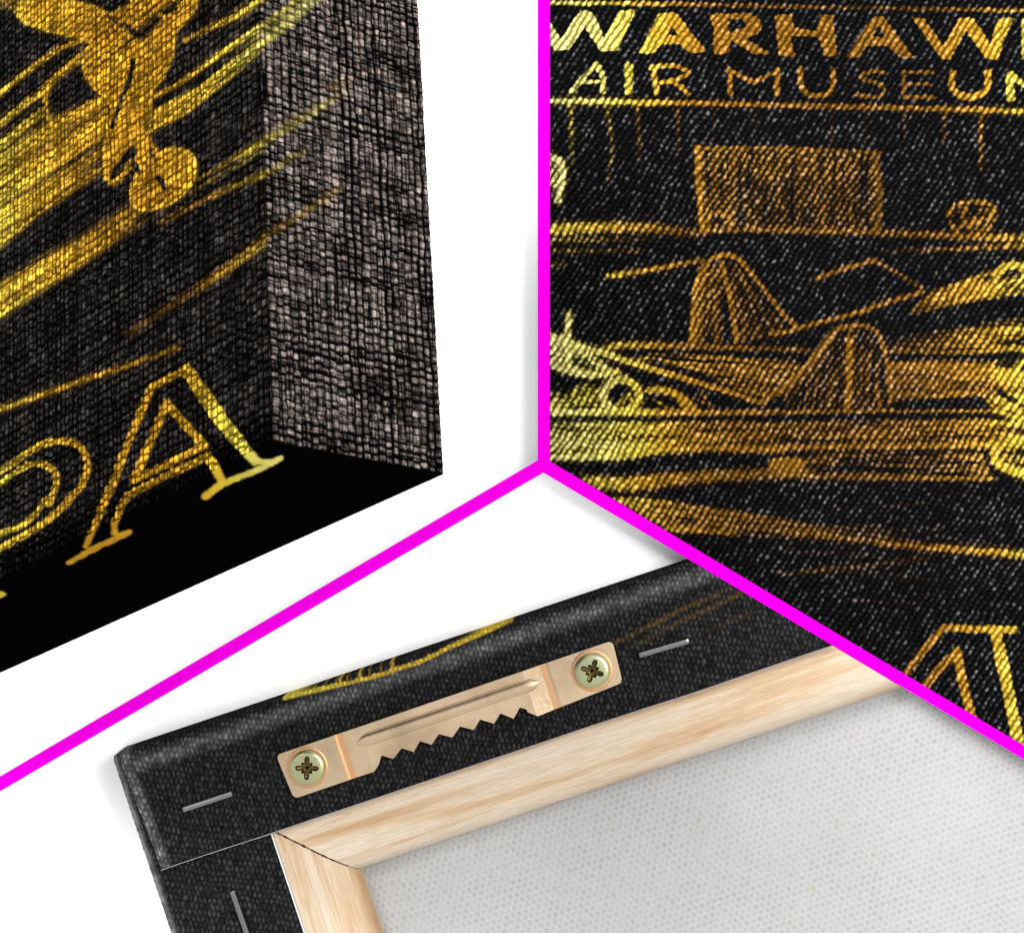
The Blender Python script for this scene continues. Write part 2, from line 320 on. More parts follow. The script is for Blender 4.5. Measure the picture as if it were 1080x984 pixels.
# ---- artwork on the left-hand print (front and the two wrapped edges)
AL = Art(-170, -170, 520, 760, [(-150, 2.6), (0, 2.5), (40, 2.0), (100, 1.55), (170, 1.45), (215, 1.9), (260, 2.8), (330, 3.2)])
def left_art():
    a = AL; a.feather = .22
    B1 = zm(0, 0, 3.5133); B2 = zm(220, 0, 3.0); B3 = zm(0, 250, 3.5133); B5 = zm(0, 500, 2.983)
    # light trails behind the figure
    a.fl(B1(-500, 800, 0, 575, 110, 500, 200, 435, 400, 350, 560, 370, 560, 500, 350, 655, 130, 800, 0, 915, -500, 1240), .05, .97, 3.5, (-33, 4.5, .8, 24))
    a.fl(B1(-200, 830, 60, 705, 200, 625, 370, 530, 385, 545, 210, 655, 60, 745, -200, 880), 0, .75, 2.5, (-32, 4, .6), dark=True)
    a.fl(B1(0, 585, 150, 480, 250, 440, 330, 420, 150, 520, 0, 640), 0, .4, 4, (-32, 4, .6), dark=True)
    a.st(B1(200, 610, 300, 550, 400, 500), 4, .2, .8, 1.5)
    a.fl([(156, 118), (186, 104), (211, 90), (245, 62), (273, 38), (308, 10), (360, -34), (380, -36), (339, 0), (310, 26), (282, 48), (240, 85), (198, 119), (170, 134), (154, 142)], .45, 1, 2, (-38, 3.5, .75, 24))
    a.st([(158, 105), (190, 87), (220, 66), (250, 45), (282, 24), (310, 3), (350, -30)], (4, 5, 5), .35, .95, 1.2)
    a.st(B1(680, 152, 780, 102, 860, 66, 960, 4, 1060, -60), (4, 6, 5), .1, (.4, .75, .75), 1.6)
    a.fl(B1(-300, 1230, 120, 975, 300, 880, 480, 780, 620, 720, 780, 640, 960, 520, 1054, 450, 1110, 412, 1300, 325, 1290, 350, 1120, 460, 1054, 500, 900, 600, 700, 710, 560, 800, 400, 920, 200, 1040, -300, 1330), -.1, .8, 3.5, (-31, 4.5, 1.0, 22), fade=([0, 100, 180, 300, 340, 365], [1, .85, .6, .85, .6, .2]))
    a.st(B1(590, 830, 700, 768, 860, 692, 1000, 638, 1070, 590, 1130, 566), 4, -.2, (.4, .5, .6, .75, .3), 2, grain=.6)
    a.st(B2(180, 745, 240, 712, 300, 675, 410, 600, 420, 590), 6.5, -.9, (.3, .55, .5, .35, .05), 2.2, grain=.6)
    a.st(B2(-30, 900, 60, 840, 180, 750), 5, -.7, (.2, .3, .3), 2.5, grain=.7)
    a.st(B2(380, 280, 480, 235), 7, -1.2, (.35, .05), 2.5, grain=.6)
    a.fl(B3(-300, 340, 0, 165, 150, 75, 290, 0, 470, -110, 540, -130, 480, -40, 430, 0, 200, 165, 0, 292, -300, 470), 0, .9, 4, (-30, 4.5, .95, 24), fade=([0, 90, 150], [1, .85, .4]))
    a.st(B3(-60, 320, 0, 285, 200, 155, 430, 5), 4.5, .4, (.9, .6), 1.6)
    a.st(B3(-60, 655, 0, 637, 180, 575, 300, 532, 430, 490, 560, 445, 660, 410), (5, 4.5, 4.5, 3.5), .1, (.95, .9, .75, .5), 1.4, grain=.5)
    a.st(B3(470, 360, 560, 300, 650, 240, 780, 160, 980, 20), 6, -.6, (.3, .3, .4, .2), 2.5, grain=.7)
    a.st(B3(760, 175, 900, 80, 990, 25), 4, 0, (.35, .25), 2, grain=.7)
    # arcs
    a.st(B1(-60, 385, 0, 345, 75, 285, 150, 230, 215, 185, 280, 158, 340, 150), (5, 4.5, 4), .1, .9, 1)
    a.st(B1(-60, 510, 0, 458, 75, 398, 150, 345, 190, 300, 230, 265, 310, 200), (5.5, 5, 6, 8), .2, (1, .9, .7), 1.2)
    a.st(B1(186, 310, 168, 355, 172, 410, 185, 460, 205, 510), 4, .2, .9, 1)
    a.st(B1(-40, 565, 0, 540, 50, 500, 110, 450, 150, 422), 8, .3, (1, .9, .5), 2)
    a.fl(B1(-60, 20, 0, -10, 150, -40, 40, 30), -.2, .5, 4, (-30, 4, .9))
    # the inverted figure
    fig = B1(55, 40, 62, 20, 95, 2, 150, -14, 330, 18, 408, 56, 480, 18, 520, -60, 600, -60, 735, -10, 716, 45, 645, 122, 640, 205, 602, 290, 560, 335, 556, 420, 547, 495, 512, 525, 498, 580, 470, 640, 438, 668, 412, 684, 392, 665, 384, 600, 385, 545, 398, 470, 412, 405, 388, 358, 345, 328, 315, 285, 305, 225, 332, 160, 320, 148, 200, 122, 100, 90, 62, 58)
    a.st(fig + fig[:1], 8, 0, .85, 1.5, smooth=False, dark=True)
    a.fl(fig, -.2, 1, 1, (-33, 5, .3)); a.st(fig + fig[:1], 3, .45, .85, .9, smooth=False)
    c, s_ = math.cos(-.72), math.sin(-.72); hd = []
    for i in range(25):
        t = i * math.pi / 12; u, v = 142 * math.cos(t), (88 + 10 * math.cos(t)) * math.sin(t)
        hd.append(B1(600 + u * c - v * s_, 668 + u * s_ + v * c)[0])
    a.st(hd, 7, 0, .8, 1.5, dark=True)
    a.fl(hd[:-1], -.15, 1, 1, (-33, 5, .25)); a.st(hd, 3.2, .5, .9, .9)
    a.fl(B1(508, 515, 548, 500, 582, 552, 576, 600, 520, 655, 472, 615, 500, 570), 0, .95, 1)
    a.st(B1(495, 228, 480, 290, 455, 355, 432, 420, 412, 472), (7, 6, 5, 5), 0, 1, .8, dark=True, grain=0)
    a.st(B1(505, 222, 492, 300, 462, 370, 440, 440), 2.5, .6, .7, .8)
    a.fl(B1(462, 88, 500, 128, 545, 100, 575, 62, 630, 35, 690, -10, 640, 5, 575, 48, 540, 85, 505, 108, 480, 92), 0, .9, 1, dark=True)
    a.fl(B1(455, 80, 500, 120, 545, 90, 580, 52, 640, 22, 665, 30, 610, 62, 570, 100, 530, 150, 495, 140, 470, 110), 0, .95, .8, dark=True)
    a.st(B1(330, 160, 400, 210, 470, 190, 505, 150), 3, .4, .8, .8)
    a.st(B1(395, 62, 440, 90, 470, 110), 4, 0, .8, .8, dark=True, grain=0)
    a.st(B1(505, 130, 450, 175, 380, 225, 300, 272), (5, 2, 1), 0, (.8, .3, .1), 1, dark=True)
    a.st(B1(412, 660, 440, 610, 478, 560), 5.5, 0, 1, 1, dark=True, grain=0)
    a.st(B1(495, 555, 488, 600, 510, 632), 6.5, 0, 1, 1, dark=True, grain=0); a.st(B1(585, 662, 600, 678, 606, 695), 6.5, 0, 1, 1, dark=True, grain=0); a.st(B1(560, 560, 572, 600), 4, 0, .9, 1, dark=True)
    a.fl(B1(412, 648, 440, 600, 478, 555, 500, 560, 480, 612, 446, 648, 425, 664), 0, .9, 1, dark=True)
    a.st(B1(395, 560, 392, 640, 412, 680, 440, 662, 480, 600), 3, .4, .95, .8)
    a.st(B1(548, 548, 560, 590), 2.5, 0, .5, 1, dark=True); a.st(B1(575, 40, 610, 70), 4, .3, .8, 1)
    a.st(B1(410, 55, 470, 100, 500, 130), 2, 0, .5, 1, dark=True)
    # outlined letters
    a.feather = 0
    a.st(B3(-160, 955, -60, 890, 0, 868, 130, 780, 200, 757, 260, 760, 305, 790, 322, 850, 300, 920, 242, 984) + B5(220, 80, 160, 135, 100, 178, 0, 232, -130, 300), (6.5, 7, 7, 7, 7, 6.5), .2, .97, 1)
    a.st(B3(-160, 1000, -60, 935, 0, 908, 70, 862, 130, 840, 185, 855, 208, 900, 182, 984) + B5(140, 85, 90, 145, 0, 190, -130, 250), (6, 6, 6.5, 7, 6, 6), .25, .97, 1)
    a.st(B3(560, 556, 480, 745, 430, 880, 385, 984) + B5(270, 228), (7.5, 8, 8, 8.5, 5), 0, .97, 1)
    a.st(B3(560, 556, 690, 490), 6.5, .1, .97, 1)
    a.st(B3(690, 492, 770, 610, 850, 720, 945, 830), (12, 15, 14, 10), .35, 1, 1); a.st(B3(930, 815, 965, 832, 1005, 834, 1040, 820), (8, 6, 6, 5), .5, 1, 1)
    a.st(B3(1040, 820, 965, 858, 830, 915, 760, 966), (5, 5.5, 6.5, 4.5), .5, 1, 1)
    a.st(B3(760, 962, 818, 915), 7, .3, .95); a.st(B3(822, 905, 800, 862, 768, 812), (8, 10, 8), .2, 1, 1)
    a.st(B3(768, 812, 640, 872, 480, 952, 462, 975), (7.5, 7.5, 7.5, 6.5), .1, .97, 1, smooth=False); a.st(B3(475, 955) + B5(385, 90, 362, 150, 360, 185), (6.5, 7, 7), 0, .97, 1)
    a.st(B3(495, 900, 555, 760, 615, 618), 8.5, .05, 1, 1, smooth=False); a.st(B3(615, 618, 680, 690, 755, 772), 9, .2, 1, 1, smooth=False); a.st(B3(755, 772, 620, 840, 495, 900), 7.5, .1, 1, 1, smooth=False)
    a.st(B5(215, 280, 290, 238, 405, 184), (4.5, 6, 5.5), 0, .97, 1); a.st(B5(360, 180, 375, 192, 405, 184), 5, .1, .95)
    a.st(B5(-60, 410, -10, 385, 8, 378), 6, .5, .95, 1)
left_art()

# ---- what wraps on to the back of the lower print
AB = Art(90, 560, 900, 990, [(100, 3), (310, 3.0), (420, 2.2), (520, 2.5), (600, 2), (800, 1.2)])
def back_art():
    a = AB
    K2 = zm(270, 620, 3.724); K3 = zm(520, 570, 3.857)
    a.st(K2(108, 432, 200, 410, 300, 386, 430, 356, 540, 324), (4.5, 4, 4, 4.5), .1, (1, .95, .9, .9), .8)
    a.st(K2(540, 320, 640, 290, 760, 232, 870, 185, 1003, 125), (4.5, 4.5, 4.5, 5), .2, (.95, .95, 1, 1), .9)
    a.st(K2(538, 325, 532, 290, 525, 262), 3.5, .1, .9); a.st(K2(110, 430, 120, 405), 5, .3, .8)
    for x, y in ((330, 350), (408, 325)): a.st(K2(x, y + 28, x - 4, y - 10, x - 8, y - 40), 3, 0, .8, .8)
    for k in range(7):
        x = 225 + k * 44; y = 398 - k * 11
        a.st(K2(x, y, x - 4, y - 30 - k * 2), 1.6, -.3, .45, .8)
    a.st(K3(480, 425, 540, 395, 650, 342, 790, 270, 870, 240, 960, 195), 3.5, .2, (.05, .22, .25, .12), 2, grain=.8)
    a.st(K3(560, 440, 640, 395, 740, 340, 800, 312, 900, 270, 1010, 212), 4, .2, (.05, .1, .2, .2), 2.2, grain=.8)
    a.st(K3(880, 365, 960, 330, 1060, 290), 4, 0, (.04, .1, .04), 2.5, grain=.7)
back_art()

# ------------------------------------------------------------------ fabrics: (height, tone) from thread coordinates in photo pixels
def twill(x, y):
    c, s = math.cos(math.radians(57)), math.sin(math.radians(57))
    n1 = vnoise(x / 14, y / 14, 1) - .5; n2 = vnoise(x / 45, y / 45, 2) - .5; n3 = vnoise(x / 4, y / 4, 3) - .5
    a = x * c - y * s + 3 * n1; b = x * s + y * c + 2.4 * n1 + 5 * n2 + 1.8 * n3
    pb = 6.3; ib = np.floor(b / pb); fb = b / pb - ib
    pa = 5.8; aa = a / pa + .5 * (ib % 2) + .7 * cellrand(ib, ib * 0, 4); ia = np.floor(aa); fa = aa - ia
    ridge = np.sin(np.pi * fb); seg = np.sin(np.pi * fa)
    h = ridge ** 1.2 * (.55 + .45 * seg)
    r = cellrand(ia, ib, 5); patch = vnoise(x / 30, y / 30, 6)
    fine = vnoise(x / 1.5, y / 1.5, 8)
    glint = .38 * ridge ** 7 * (.12 + .88 * seg ** 2) * (.09 + r ** 3.2 * 1.7) * (.45 + 1.0 * patch) * (.2 + 1.6 * fine)
    tone = .16 + 1.05 * ridge ** 1.8 * (.5 + .5 * seg) * (.55 + .7 * r) * (.7 + .6 * fine)
    return h, tone, glint

def linen(u, v, p=9.3):
    def thr(t, w, seed):
        t = t + 5.0 * (vnoise(w / 45, t / 45, seed) - .5) + 3.0 * (vnoise(w / 11, t / 11, seed + 1) - .5)
        i = np.floor(t / p); f = t / p - i
        j = cellrand(i, i * 0, seed + 2)
        g = .5 + (f - .5) * (.85 + .45 * j)            # threads of uneven width
        return i, np.clip(g, 0, 1)
    iu, fu = thr(u, v, 11); iv, fv = thr(v + (iu % 2) * .22 * p, u, 15)
    r = cellrand(iu, iv, 19); r2 = cellrand(iv, iu, 23)
    bu = np.clip(np.sin(np.pi * fu) * 1.3 - .2, 0, 1) ** .6; bv = np.clip(np.sin(np.pi * fv) * 1.3 - .2, 0, 1) ** .6
    over = ((iu + iv) % 2)
    h = np.where(over > 0, bu * (.6 + .4 * bv), .82 * bv * (.5 + .5 * bu)) * (.75 + .25 * r)
    fib = .42 + .62 * vnoise(u / 1.6, v / 3.4, 27) + .55 * (vnoise(u / 2.2, v / 1.3, 31) - .5)
    nub = np.where(over > 0, bu * bv, .8 * bv * bu ** .6) * (.42 + .75 * r) * fib
    # slack gaps between groups of threads
    gu = np.abs(((u + 3 * (vnoise(v / 60, u * 0, 33) - .5)) / 84) % 1 - .5) * 84 + (vnoise(v / 18, u / 80, 43) - .45); gv = np.abs(((v + 3 * (vnoise(u / 60, v * 0, 34) - .5)) / 93) % 1 - .5) * 93
    gap = np.clip(np.minimum(gu, gv) / 1.9, .0, 1)
    fine = np.clip(np.abs(((u + 2.5 * (vnoise(v / 30, u / 30, 37) - .5)) / 13.1 + .5) % 1 - .5) * 13.1 / 1.2, .25, 1) * np.clip(np.abs(((v + 2.5 * (vnoise(v / 40, u / 40, 39) - .5)) / 18.7 + .5) % 1 - .5) * 18.7 / 1.2, .35, 1)
    slub = np.clip(.62 + .75 * vnoise(u / 26, v / 26, 35), 0, 1.5)
    hatch = np.clip(.30 + 1.35 * vnoise(u / 1.7, v / 17, 45), .25, 1.25) * np.clip(.30 + 1.35 * vnoise(u / 19, v / 1.7, 46), .25, 1.25)
    stray = np.clip((vnoise(u / 2.4, v / 60, 47) - .10) * 8, .15, 1) * np.clip((vnoise(u / 60, v / 2.4, 48) - .10) * 8, .15, 1)
    return h * (.6 + .4 * gap), np.clip(nub * slub * gap * fine * hatch * stray * 1.35, 0, 1.6)

def coarse(u, v, p=6.4, seed=40):
    u0, v0 = u, v
    u = u + 4.0 * (vnoise(u0 / 30, v0 / 30, seed) - .5) + 2.4 * (vnoise(u0 / 7, v0 / 7, seed + 1) - .5)
    v = v + 4.0 * (vnoise(u0 / 30, v0 / 30, seed + 2) - .5) + 2.8 * (vnoise(u0 / 7, v0 / 7, seed + 3) - .5)
    i = np.floor(u / p); vv = (v + .3 * u) / (p * 1.55) + .5 * (i % 2); j = np.floor(vv)
    fu = u / p - i; fv = vv - j; r = cellrand(i, j, seed + 4)
    b = (np.sin(np.pi * fu) * np.sin(np.pi * fv)) ** .85
    fn = vnoise(u0 / 1.8, v0 / 2.2, seed + 6)
    return b * (.5 + .5 * r) + .25 * (fn - .5), (.16 + .95 * b * (.3 + r)) * (.55 + .9 * fn)

def hexdots(u, v, pu=7.3, pv=6.8):
    u = u + 1.0 * (vnoise(u / 9, v / 9, 60) - .5); v = v + 1.0 * (vnoise(u / 9, v / 9, 61) - .5)
    best = np.full(u.shape, 9.0); rr = np.zeros(u.shape)
    j0 = np.round(v / pv)
    for dj in (-1, 0, 1):
        j = j0 + dj; off = .5 * (j % 2)
        i = np.round(u / pu - off)
        d = np.hypot((u / pu - off - i) * pu, (v - j * pv) * .95)
        up = d < best; best = np.where(up, d, best); rr = np.where(up, cellrand(i, j, 62), rr)
    k = np.clip(1 - best / (2.6 + .8 * rr), 0, 1)
    return k * (.6 + .5 * rr)

# ------------------------------------------------------------------ materials
def mat(name, base=(.5, .5, .5), rough=.6, metal=0.0, spec=.5):
    m = bpy.data.materials.new(name); m.use_nodes = True
    b = m.node_tree.nodes['Principled BSDF']
    b.inputs['Base Color'].default_value = (*base, 1); b.inputs['Roughness'].default_value = rough
    b.inputs['Metallic'].default_value = metal; b.inputs['Specular IOR Level'].default_value = spec
    return m, m.node_tree.nodes, m.node_tree.links, b

def noise_bump(m, scale, strength, dist, detail=4, coords='Object', vec=(1, 1, 1)):
    nt = m.node_tree; n, l = nt.nodes, nt.links
    tc = n.new('ShaderNodeTexCoord'); mp = n.new('ShaderNodeMapping'); mp.inputs['Scale'].default_value = vec
    nz = n.new('ShaderNodeTexNoise'); nz.inputs['Scale'].default_value = scale; nz.inputs['Detail'].default_value = detail
    bp = n.new('ShaderNodeBump'); bp.inputs['Strength'].default_value = strength; bp.inputs['Distance'].default_value = dist
    l.new(tc.outputs[coords], mp.inputs[0]); l.new(mp.outputs[0], nz.inputs['Vector']); l.new(nz.outputs['Fac'], bp.inputs['Height'])
    l.new(bp.outputs[0], n['Principled BSDF'].inputs['Normal'])
    return nz

def ink_mat(name, rough, spec, bump=.3):
    m, n, l, b = mat(name, (0, 0, 0), rough, 0, spec)
    at = n.new('ShaderNodeVertexColor'); at.layer_name = 'ink'
    l.new(at.outputs[0], b.inputs['Base Color'])
    noise_bump(m, 5200, bump, .0002, 3)
    return m

M_LEFT = ink_mat('printed_linen', .6, .0)
M_SIDE = ink_mat('lit_linen_edge', .6, .0)  # lit look of the side comes from paler painted threads
M_UNDER = ink_mat('black_wrap_edge', .7, .0, .1)
M_RIGHT = ink_mat('printed_twill', .45, .012)
M_BACK = ink_mat('black_wrap_fabric', .5, .0, .4)
M_RAW = ink_mat('unprinted_canvas', .9, .1, .2)

m, n, l, b = mat('white_tabletop', (.95, .95, .95), .9, 0, .1); noise_bump(m, 300, .02, .0002); M_TABLE = m
m, n, l, b = mat('magenta_card', (.62, .0, .53), .9, 0, .0); noise_bump(m, 900, .05, .0002); M_MAG = m
m, n, l, b = mat('bounce_block_white', (.88, .88, .88), .9, 0, .0); M_BOUNCE_BLOCK = m
m, n, l, b = mat('core_black', (.01, .01, .01), .8, 0, .1); M_CORE = m
m, n, l, b = mat('cut_fabric', (.55, .56, .6), .8, 0, .2); noise_bump(m, 3000, .5, .0002); M_CUT = m
m, n, l, b = mat('cut_fabric_inked', (.26, .27, .30), .8, 0, .2); noise_bump(m, 3000, .5, .0002); M_CUTD = m
m, n, l, b = mat('staple_steel', (.16, .16, .165), .27, 1.0); noise_bump(m, 1800, .1, .0002, vec=(.1, 1, 1)); M_STEEL = m
m, n, l, b = mat('dark_gap', (.03, .018, .01), .9, 0, .1); M_GAP = m

def metal_mat(name, c1, c2, rough, scale):
    m, n, l, b = mat(name, c1, rough, 1.0)
    nz = noise_bump(m, scale * .3, .16, .0003, 8)
    big = n.new('ShaderNodeTexNoise'); big.inputs['Scale'].default_value = 90; big.inputs['Detail'].default_value = 5
    tc = n.new('ShaderNodeTexCoord'); l.new(tc.outputs['Object'], big.inputs['Vector'])
    mx = n.new('ShaderNodeMix'); mx.data_type = 'RGBA'
    mx.inputs[6].default_value = (*c1, 1); mx.inputs[7].default_value = (*c2, 1)
    rp = n.new('ShaderNodeValToRGB'); rp.color_ramp.elements[0].position = .35; rp.color_ramp.elements[1].position = .65
    l.new(big.outputs['Fac'], rp.inputs[0]); l.new(rp.outputs[0], mx.inputs[0]); l.new(mx.outputs[2], b.inputs['Base Color'])
    rr = n.new('ShaderNodeMapRange'); rr.inputs['To Min'].default_value = rough - .07; rr.inputs['To Max'].default_value = rough + .1
    l.new(nz.outputs['Fac'], rr.inputs['Value']); l.new(rr.outputs[0], b.inputs['Roughness'])
    return m
M_BRASS = metal_mat('brass_plate', (.50, .375, .245), (.37, .27, .172), .34, 2600)
M_COPPER = metal_mat('copper_dimple', (.48, .27, .13), (.44, .26, .14), .42, 2600)
M_SCREW = metal_mat('yellow_zinc_screw', (.36, .34, .17), (.30, .32, .19), .33, 1800)
M_RECESS_SHADE = metal_mat('screw_recess_shade', (.10, .07, .022), (.07, .05, .018), .3, 1500)  # shade inside the recess put into a darker metal colour

def wood_mat(name, along_x, seed):
    m, n, l, b = mat(name, (.7, .5, .35), .5, 0, .3)
    tc = n.new('ShaderNodeTexCoord'); mp = n.new('ShaderNodeMapping')
    mp.inputs['Scale'].default_value = (8, 130, 60) if along_x else (130, 8, 60)
    mp.inputs['Rotation'].default_value = (0, 0, math.radians(2.5 if along_x else -2)); mp.inputs['Location'].default_value = (seed, seed * 2.3, seed)
    l.new(tc.outputs['Object'], mp.inputs[0])
    n1 = n.new('ShaderNodeTexNoise'); n1.inputs['Scale'].default_value = 1.25; n1.inputs['Detail'].default_value = 3; n1.inputs['Distortion'].default_value = .6
    n2 = n.new('ShaderNodeTexNoise'); n2.inputs['Scale'].default_value = 17; n2.inputs['Detail'].default_value = 6; n2.inputs['Roughness'].default_value = .7
    for q in (n1, n2): l.new(mp.outputs[0], q.inputs['Vector'])
    r1 = n.new('ShaderNodeValToRGB'); e = r1.color_ramp.elements
    e[0].position = .33; e[0].color = (.35, .215, .11, 1); e[1].position = .60; e[1].color = (.475, .40, .31, 1)
    k = r1.color_ramp.elements.new(.45); k.color = (.425, .31, .20, 1)
    k = r1.color_ramp.elements.new(.50); k.color = (.455, .365, .265, 1)
    l.new(n1.outputs['Fac'], r1.inputs[0])
    mx = n.new('ShaderNodeMix'); mx.data_type = 'RGBA'; mx.blend_type = 'MULTIPLY'; mx.inputs[0].default_value = .52
    r2 = n.new('ShaderNodeValToRGB'); r2.color_ramp.elements[0].position = .41; r2.color_ramp.elements[0].color = (.72, .66, .58, 1); r2.color_ramp.elements[1].position = .56; r2.color_ramp.elements[1].color = (1, 1, 1, 1)
    l.new(n2.outputs['Fac'], r2.inputs[0]); l.new(r1.outputs[0], mx.inputs[6]); l.new(r2.outputs[0], mx.inputs[7]); l.new(mx.outputs[2], b.inputs['Base Color'])
    bp = n.new('ShaderNodeBump'); bp.inputs['Strength'].default_value = .25; bp.inputs['Distance'].default_value = .0002
    l.new(n2.outputs['Fac'], bp.inputs['Height']); l.new(bp.outputs[0], b.inputs['Normal'])
    return m
M_WOODX = wood_mat('pine_rail', True, 3.1); M_WOODY = wood_mat('pine_stile', False, 8.4)

# ------------------------------------------------------------------ the setting: one white table
bm = bmesh.new(); bmesh.ops.create_grid(bm, x_segments=1, y_segments=1, size=1.6)
tb = bm_obj('tabletop', bm, M_TABLE); tb['kind'] = 'structure'; tb['label'] = 'plain white tabletop under the three canvas prints'

# ------------------------------------------------------------------ magenta divider
ZT = .008
bm = bmesh.new()
poly = [(567, -130), (580, -130), (580, 486.5), (1260, 894.5), (1260, 908), (573, 498.5), (-180, 940), (-180, 924), (567, 485.5)]
vs = [bm.verts.new(W(x, y, ZT)) for x, y in poly]
f0 = bm.faces.new(vs); ex = bmesh.ops.extrude_face_region(bm, geom=[f0])
for v in ex['geom']:
    if isinstance(v, bmesh.types.BMVert): v.co.z = 0
dv = thing('divider', '', 'divider')
core = bm_obj('bounce_block_core', bm, M_BOUNCE_BLOCK, dv)  # white sides added to keep magenta bounce off the table
bm = bmesh.new(); bm.faces.new([bm.verts.new(W(x, y, ZT) * ((D - ZT - .0004) / (D - ZT)) + Vector((0, 0, .0004 + ZT * .0004 / (D - ZT)))) for x, y in poly])
ex = bmesh.ops.extrude_face_region(bm, geom=bm.faces[:])
for v in ex['geom']:
    if isinstance(v, bmesh.types.BMVert): v.co.z = ZT + .00005
bm_obj('magenta_facing', bm, M_MAG, dv)
dv['label'] = 'bright magenta Y-shaped divider standing between the three canvas prints'

# ------------------------------------------------------------------ right print, face up
GROUP = 'close-up canvas prints on the white table'
def build_right():
    root = thing('canvas_print', 'flat black canvas print with gold aircraft and hangar drawing below two lines of lettering', 'canvas print', GROUP)
    z = .0075; s = (D - z) / F
    k = (D - ZT) / F / s                          # divider edges as seen at this height
    e = .0001 / s
    X0 = CX + (580 - CX) * k + e
    x1, y0 = 1170.0, -75.0
    px0 = CX + (580 - CX) * k; py0 = CY + (486.5 - CY) * k; sl = (894.5 - 486.5) / (1260 - 580)
    xs = np.arange(X0, x1, .88); ny = 1040
    yb = py0 + (xs - px0) * sl - e * 1.4
    t = np.linspace(0, 1, ny)[:, None]
    Y = y0 + t * (yb[None] - y0); X = np.broadcast_to(xs[None], Y.shape)
    h, tone, glint = twill(X, Y)
    j = 1.4; art, cov = AR.sample(X + j * (vnoise(X / 3.5, Y / 3.5, 73) - .5), Y + j * (vnoise(X / 3.5, Y / 3.5, 74) - .5))
    # black ink; glints on the thread tops are painted in as pale flecks
    black = np.array([.0022, .0022, .0026])[None, None] * tone[..., None] + glint[..., None] * np.array([.15, .15, .155])
    full = art / np.maximum(cov, .04)[..., None]
    hold = np.clip((tone * 1.15 - .95 * (1 - cov) + .10) * 1.9, 0, 1) * np.clip(cov * 3, 0, 1)     # thin ink only catches on the raised threads
    hold = .6 * cov * np.clip(tone, .25, 1.1) ** (1 - cov) + .4 * hold
    gold = full * (hold * np.clip(.04 + .86 * tone, 0, 1.15))[..., None] + (glint * cov)[..., None] * np.array([.40, .35, .26]) * .7
    col = np.clip(gold + black * (1 - cov)[..., None], 0, .93)
    P = np.stack([(X - CX) * s, -(Y - CY) * s, z + (h - 1) * 1.5 * s], -1)
    link('printed_face', grid_bm_mesh('printed_face', P, col, flip=True), M_RIGHT, root)
    bm = bmesh.new()
    rim = [P[0, 0], P[0, -1], P[-1, -1], P[-1, 0]]
    top = [bm.verts.new((p[0], p[1], z - 1.7 * s)) for p in rim]; bot = [bm.verts.new((p[0], p[1], .0006)) for p in rim]
    for i in range(4): bm.faces.new((top[i], top[(i + 1) % 4], bot[(i + 1) % 4], bot[i]))
    bm.faces.new(top); bm.faces.new(bot)
    bm_obj('edge_wrap', bm, M_CORE, root)
build_right()

